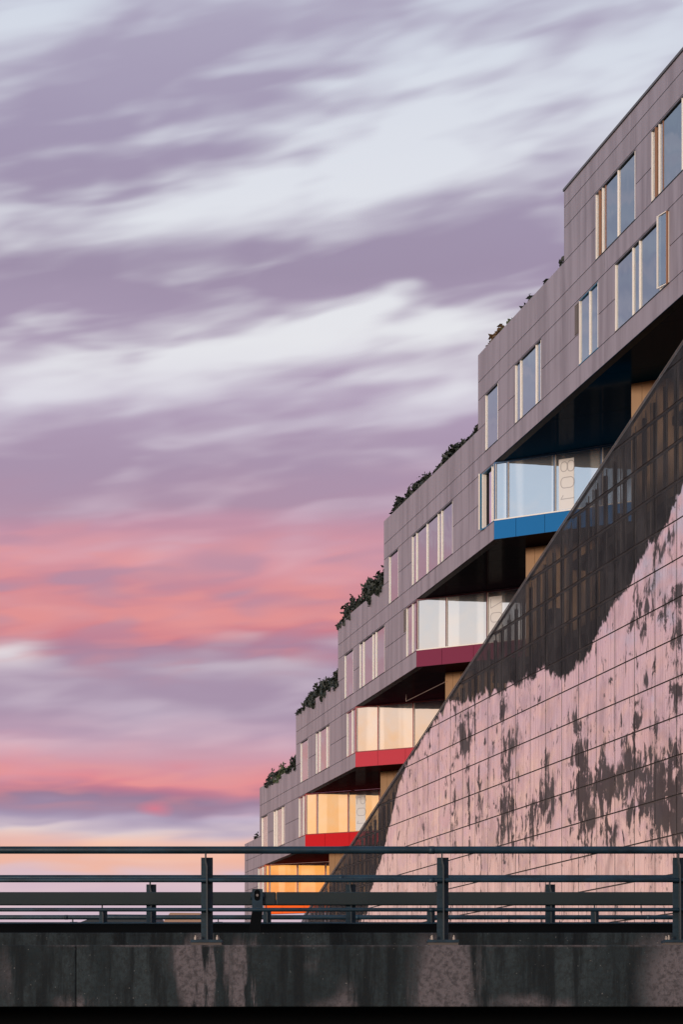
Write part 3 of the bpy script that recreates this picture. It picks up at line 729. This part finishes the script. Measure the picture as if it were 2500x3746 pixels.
for a in [(0, 1764, 1808, 44, 'small russet and green shrub at the left end of the third terrace from the top', 2, 0, 2.0), (0, 1808, 1852, 30, 'small green tuft right of the russet shrub', 1, 0, 1.3),
          (0, 1888, 1916, 36, 'tiny lone sprig midway up the second highest roof edge', 0, 0, 1.2), (0, 1952, 1978, 26, 'lowest thin sprig near the upper end of the second highest roof edge', 0, 0, 1.0),
          (0, 2024, 2064, 44, 'dark round tuft in the corner below the top storey', 0, 0, 1.2),
          (1, 1405, 1462, 44, 'thin dark shrub at the left corner of the terrace above the blue corridor', 0, 0, 1.8), (1, 1458, 1545, 42, 'low dark hedge clump, second from the left above the blue corridor', 0, 0, 2.0),
          (1, 1535, 1580, 28, 'thin gap-toothed clump in the middle of the long terrace hedge', 0, 0, 1.5), (1, 1572, 1682, 44, 'longest dark clump of the hedge, right of its thin middle', 0, 0, 2.2),
          (1, 1676, 1748, 42, 'dark hedge clump ending against the wall at the upper right of the long terrace', 0, 0, 2.2),
          (2, 1231, 1300, 56, 'loose leafy shrub spilling over the left corner of the terrace below the long hedge', 0, .35), (2, 1286, 1362, 66, 'tall bushy dark shrub in the middle of the densest terrace planting', 0, 0, 1.4),
          (2, 1345, 1403, 70, 'tall bushy dark shrub pressed against the wall on the densest terrace', 0, .4, 1.4),
          (3, 1090, 1145, 40, 'dark rounded shrub at the left end of the terrace above the red corridor', 0, .3, 1.2), (3, 1135, 1196, 50, 'dark shrub with trailing stems in the middle above the red corridor', 0, .5, 1.4),
          (3, 1186, 1236, 48, 'dark shrub leaning on the wall above the red corridor', 0, .3, 1.3),
          (4, 952, 1000, 34, 'small spreading shrub at the left corner of the second lowest terrace', 0, .3), (4, 996, 1034, 40, 'small green shrub between two others on the second lowest terrace', 1, .3),
          (4, 1046, 1083, 46, 'round dark shrub against the wall of the second lowest terrace', 0, .2, 1.2),
          (5, 908, 948, 24, 'spindly sprig on the lowest terrace just above the handrail', 0, 0, .6)]: shrub(*a)

# ------------------------------------------------------------------ bridges
def bridge(y0, dz, label, joint, far):
    br = empty('concrete_bridge', (0, y0, 0)); tag(br, label, 'bridge', 'parallel concrete bridges')
    e = EYE+dz; f0 = -.15; f1 = 4.75
    xs = [-24, -16, joint-8.2, joint, joint+8.2, 16, 24]
    for i in range(len(xs)-1):
        g_ = MB(); g_.box(xs[i]+.003, xs[i+1]-.003, f0, f0+.42, e+.265, e+.915)
        g_.build('parapet_segment', M_CONC, br, bevel=.012)
    g_ = MB(); g_.box(-24, 24, f0+.42, f1-.42, e+.45, e+.72); g_.build('deck', M_CONC, br)
    g_ = MB(); g_.box(-24, 24, f1-.42, f1, e+.265, e+.915); g_.build('far_parapet', M_CONC, br)
    g_ = MB(); g_.box(-24, 24, f0+.5, f1-.5, e+.29, e+.449); g_.build('slab_underside', M_CONC, br)
    g_ = MB(); g_.box(-24, 24, 1.3, 3.4, e-1.3, e+.288); g_.build('girder', mat('girder steel', (.006, .009, .011), .8, 0, .1), br)
    if not far:
        Yk = 26.4; g_ = MB(); g_.box(-24, 24, Yk-y0, Yk-y0+.35, e+.721, zp(3412, Yk)); g_.build('kerb', M_CONC, br, bevel=.01)
        Yb = 28.1; g_ = MB(); g_.box(-24, 24, Yb-y0, Yb-y0+.2, zp(3412, Yb)-.2, zp(3381, Yb)); g_.build('cable_trough', M_BLACK, br)
        g_ = MB(); g_.box(-24, 24, Yb-y0-.01, Yb-y0+.22, zp(3380.7, Yb), zp(3376, Yb)); g_.build('trough_lid', M_STEEL, br, bevel=.006)
    for px in (-14, 14):
        g_ = MB(); g_.tube((px, 2.35, 0), (px, 2.35, e-1.31), .7, 24); g_.build('pier', M_CONC, br, smooth=True)
bridge(24.6, 0, 'stained concrete bridge crossing the whole foreground', xp(279, 24.5), False)
bridge(35.4, .045, 'second bridge beyond the first, seen only between its rails', 1.3, True)

def post_meshes():
    p = MB(); p.box(-.062, .062, .0, .012, -.018, .856)
    w_ = MB(); w_.slab([(0, -.018), (.014, -.018), (.010, .76), (-.004, .82), (-.004, .897), (-.018, .897), (-.016, .80), (-.003, .74)], -.095, -.0005)
    b = MB(); b.box(-.165, .165, -.13, .15, -.048, -.018); g_ = MB(); g_.box(-.16, .16, -.12, .14, -.075, -.0485)
    bo = MB(); bo.tube((0, 0, -.018), (0, 0, .012), .018, 6); bo.tube((0, 0, .012), (0, 0, .03), .010, 8)
    out = []
    for m_, mt, nm in ((p, M_STEEL, 'post'), (w_, mat('rail web', (.05, .06, .065), .5, .3), 'web'), (b, M_STEEL, 'base_plate'), (g_, M_GROUT, 'grout'), (bo, M_BOLT, 'bolt')):
        me = m_.mesh(nm); me.materials.append(mt); out.append(me)
    return out
PM = post_meshes()
def railing(Y, posts, dz, label):
    r = empty('metal_railing', (0, Y, EYE+.99+dz)); tag(r, label, 'railing', 'tubular railings along the bridge edges')
    X = [xp(p, Y) for p in posts]; st = (X[-1]-X[0])/(len(X)-1); x = X[0]-3*st; allx = []
    while x < 11: allx.append(x); x += st
    for x in allx:
        p = link('post', PM[0], r, loc=(x, .0, 0))
        link('web', PM[1], p); link('base_plate', PM[2], p); link('grout', PM[3], p)
        for bx_ in (-.115, .115):
            for by in (-.09, .11): link('bolt', PM[4], p, loc=(bx_, by, 0))
    for nm, z, rad in (('top_rail', .931, .0395), ('middle_rail', .613, .0235), ('lower_rail', .301, .0205)):
        g_ = MB(); g_.tube((-20, -.055, z), (20, -.055, z), rad, 20); rl = g_.build(nm, M_STEEL, r, smooth=True)
        for i, x in enumerate(allx):
            if i % 2 == 0:
                s_ = MB(); x2 = x-.12; s_.tube((x2-.03, -.055, z), (x2+.03, -.055, z), rad+.0025, 20); s_.build('sleeve', M_STEEL, rl, smooth=True)
railing(24.6, [757, 1622, 2485], 0, 'nearest steel railing with three tubes, closest to the viewer')
railing(29.07, [553, 1285, 2015], 0, 'second railing from the viewer, its post tops just above the guard beam')
railing(35.4, [377, 980, 1580, 2178], .045, 'third railing from the viewer, posts showing below the guard beam')
railing(39.9, [801, 1335, 1868, 2398], .045, 'farthest railing, only its top tube and small brackets showing')

# guard beam with slotted brackets
Yg = 27.0; gb = empty('guard_beam', (0, Yg, EYE+1.13)); tag(gb, 'flat grey green guard beam on slotted bracket posts behind the nearest railing', 'guardrail')
zg = lambda y: zp(y, Yg)-EYE-1.13
jx = xp(1010, Yg); bx = [-20, jx-6.2, jx, jx+6.2, 20]
for i in range(len(bx)-1):
    g_ = MB(); g_.box(bx[i]+.002, bx[i+1]-.002, 0, .10, zg(3311), zg(3263)); g_.build('beam', M_BEAM, gb, bevel=.012)
for px in (xp(942, Yg)-5.2, xp(942, Yg), xp(942, Yg)+5.2):
    # bracket plate with an oval slot
    bm = bmesh.new(); hw = .062; zt, zb = zg(3253)-zg(3290), zg(3330)-zg(3290)
    outer = [(-hw, zb), (hw, zb), (hw, zt), (-hw, zt)]
    seg = 24; inner = []
    for i in range(seg):
        a = 2*math.pi*i/seg; inner.append((.034*math.cos(a), .032*math.sin(a)+(.032 if math.sin(a) >= 0 else -.032)+.045))
    vo = [bm.verts.new((x, 0, z)) for x, z in outer]; vi = [bm.verts.new((x, 0, z)) for x, z in inner]
    eo = [bm.edges.new((vo[i], vo[(i+1) % 4])) for i in range(4)]; ei = [bm.edges.new((vi[i], vi[(i+1) % seg])) for i in range(seg)]
    bmesh.ops.triangle_fill(bm, edges=eo+ei, use_beauty=True)
    # keep only faces outside the slot
    for f_ in list(bm.faces):
        c_ = f_.calc_center_median()
        if (c_.x/.033)**2+((c_.z-.045)/.060)**2 < 1: bm.faces.remove(f_)
    r_ = bmesh.ops.extrude_face_region(bm, geom=list(bm.faces)); bmesh.ops.translate(bm, verts=[v for v in r_['geom'] if isinstance(v, bmesh.types.BMVert)], vec=(0, -.02, 0))
    bmesh.ops.recalc_face_normals(bm, faces=list(bm.faces)); me = bpy.data.meshes.new('bracket'); bm.to_mesh(me); bm.free(); me.materials.append(M_STEEL)
    br_ = link('bracket', me, gb, loc=(px, -.02, zg(3290)))
    g_ = MB(); g_.box(-.045, .045, -.012, -.002, -.03, .12); g_.build('slot_back', M_BLACK, br_)
    g_ = MB(); g_.tube((0, -.012, .045), (0, -.034, .045), .016, 8); g_.build('bolt', M_BOLT, br_)
    g_ = MB(); g_.slab([(-.06, zb), (.06, zb), (.03, zg(3412)-zg(3290)), (-.10, zg(3412)-zg(3290))], -.018, .07); g_.build('leg', M_BLACK, br_)
    g_ = MB(); g_.tube((-.078, .03, .03), (.078, .03, .03), .040, 16); g_.build('clamp', M_STEEL, br_, smooth=True)

# ------------------------------------------------------------------ low buildings far off to the left
def far_house(x0, x1, ytop, Y, label, wallc, roofc, drop=0):
    a, b = xp(x0, Y), xp(x1, Y); h = zp(ytop, Y); hd = empty('far_house', ((a+b)/2, Y, 0)); tag(hd, label, 'building', 'low buildings beyond the bridges')
    hw = (b-a)/2; hr_ = h*.16
    g_ = MB(); g_.box(-hw*.97, hw*.97, 0, 14, 0, h-hr_); g_.build('wall', mat('far wall '+label[:6], wallc, .8), hd)
    g_ = MB(); g_.slab([(-hw, h-hr_), (hw, h-hr_), (hw*.9, h-.05), (-hw*(.0+drop), h)], -1, 15); g_.build('roof', mat('far roof '+label[:6], roofc, .7), hd)
far_house(150, 590, 3346, 330, 'long dark low roof far off behind the rails at the left', (.03, .035, .04), (.02, .025, .03))
far_house(560, 742, 3340, 380, 'low tan roofed building far off, left of the nearest post', (.30, .2, .15), (.36, .22, .15), .3)
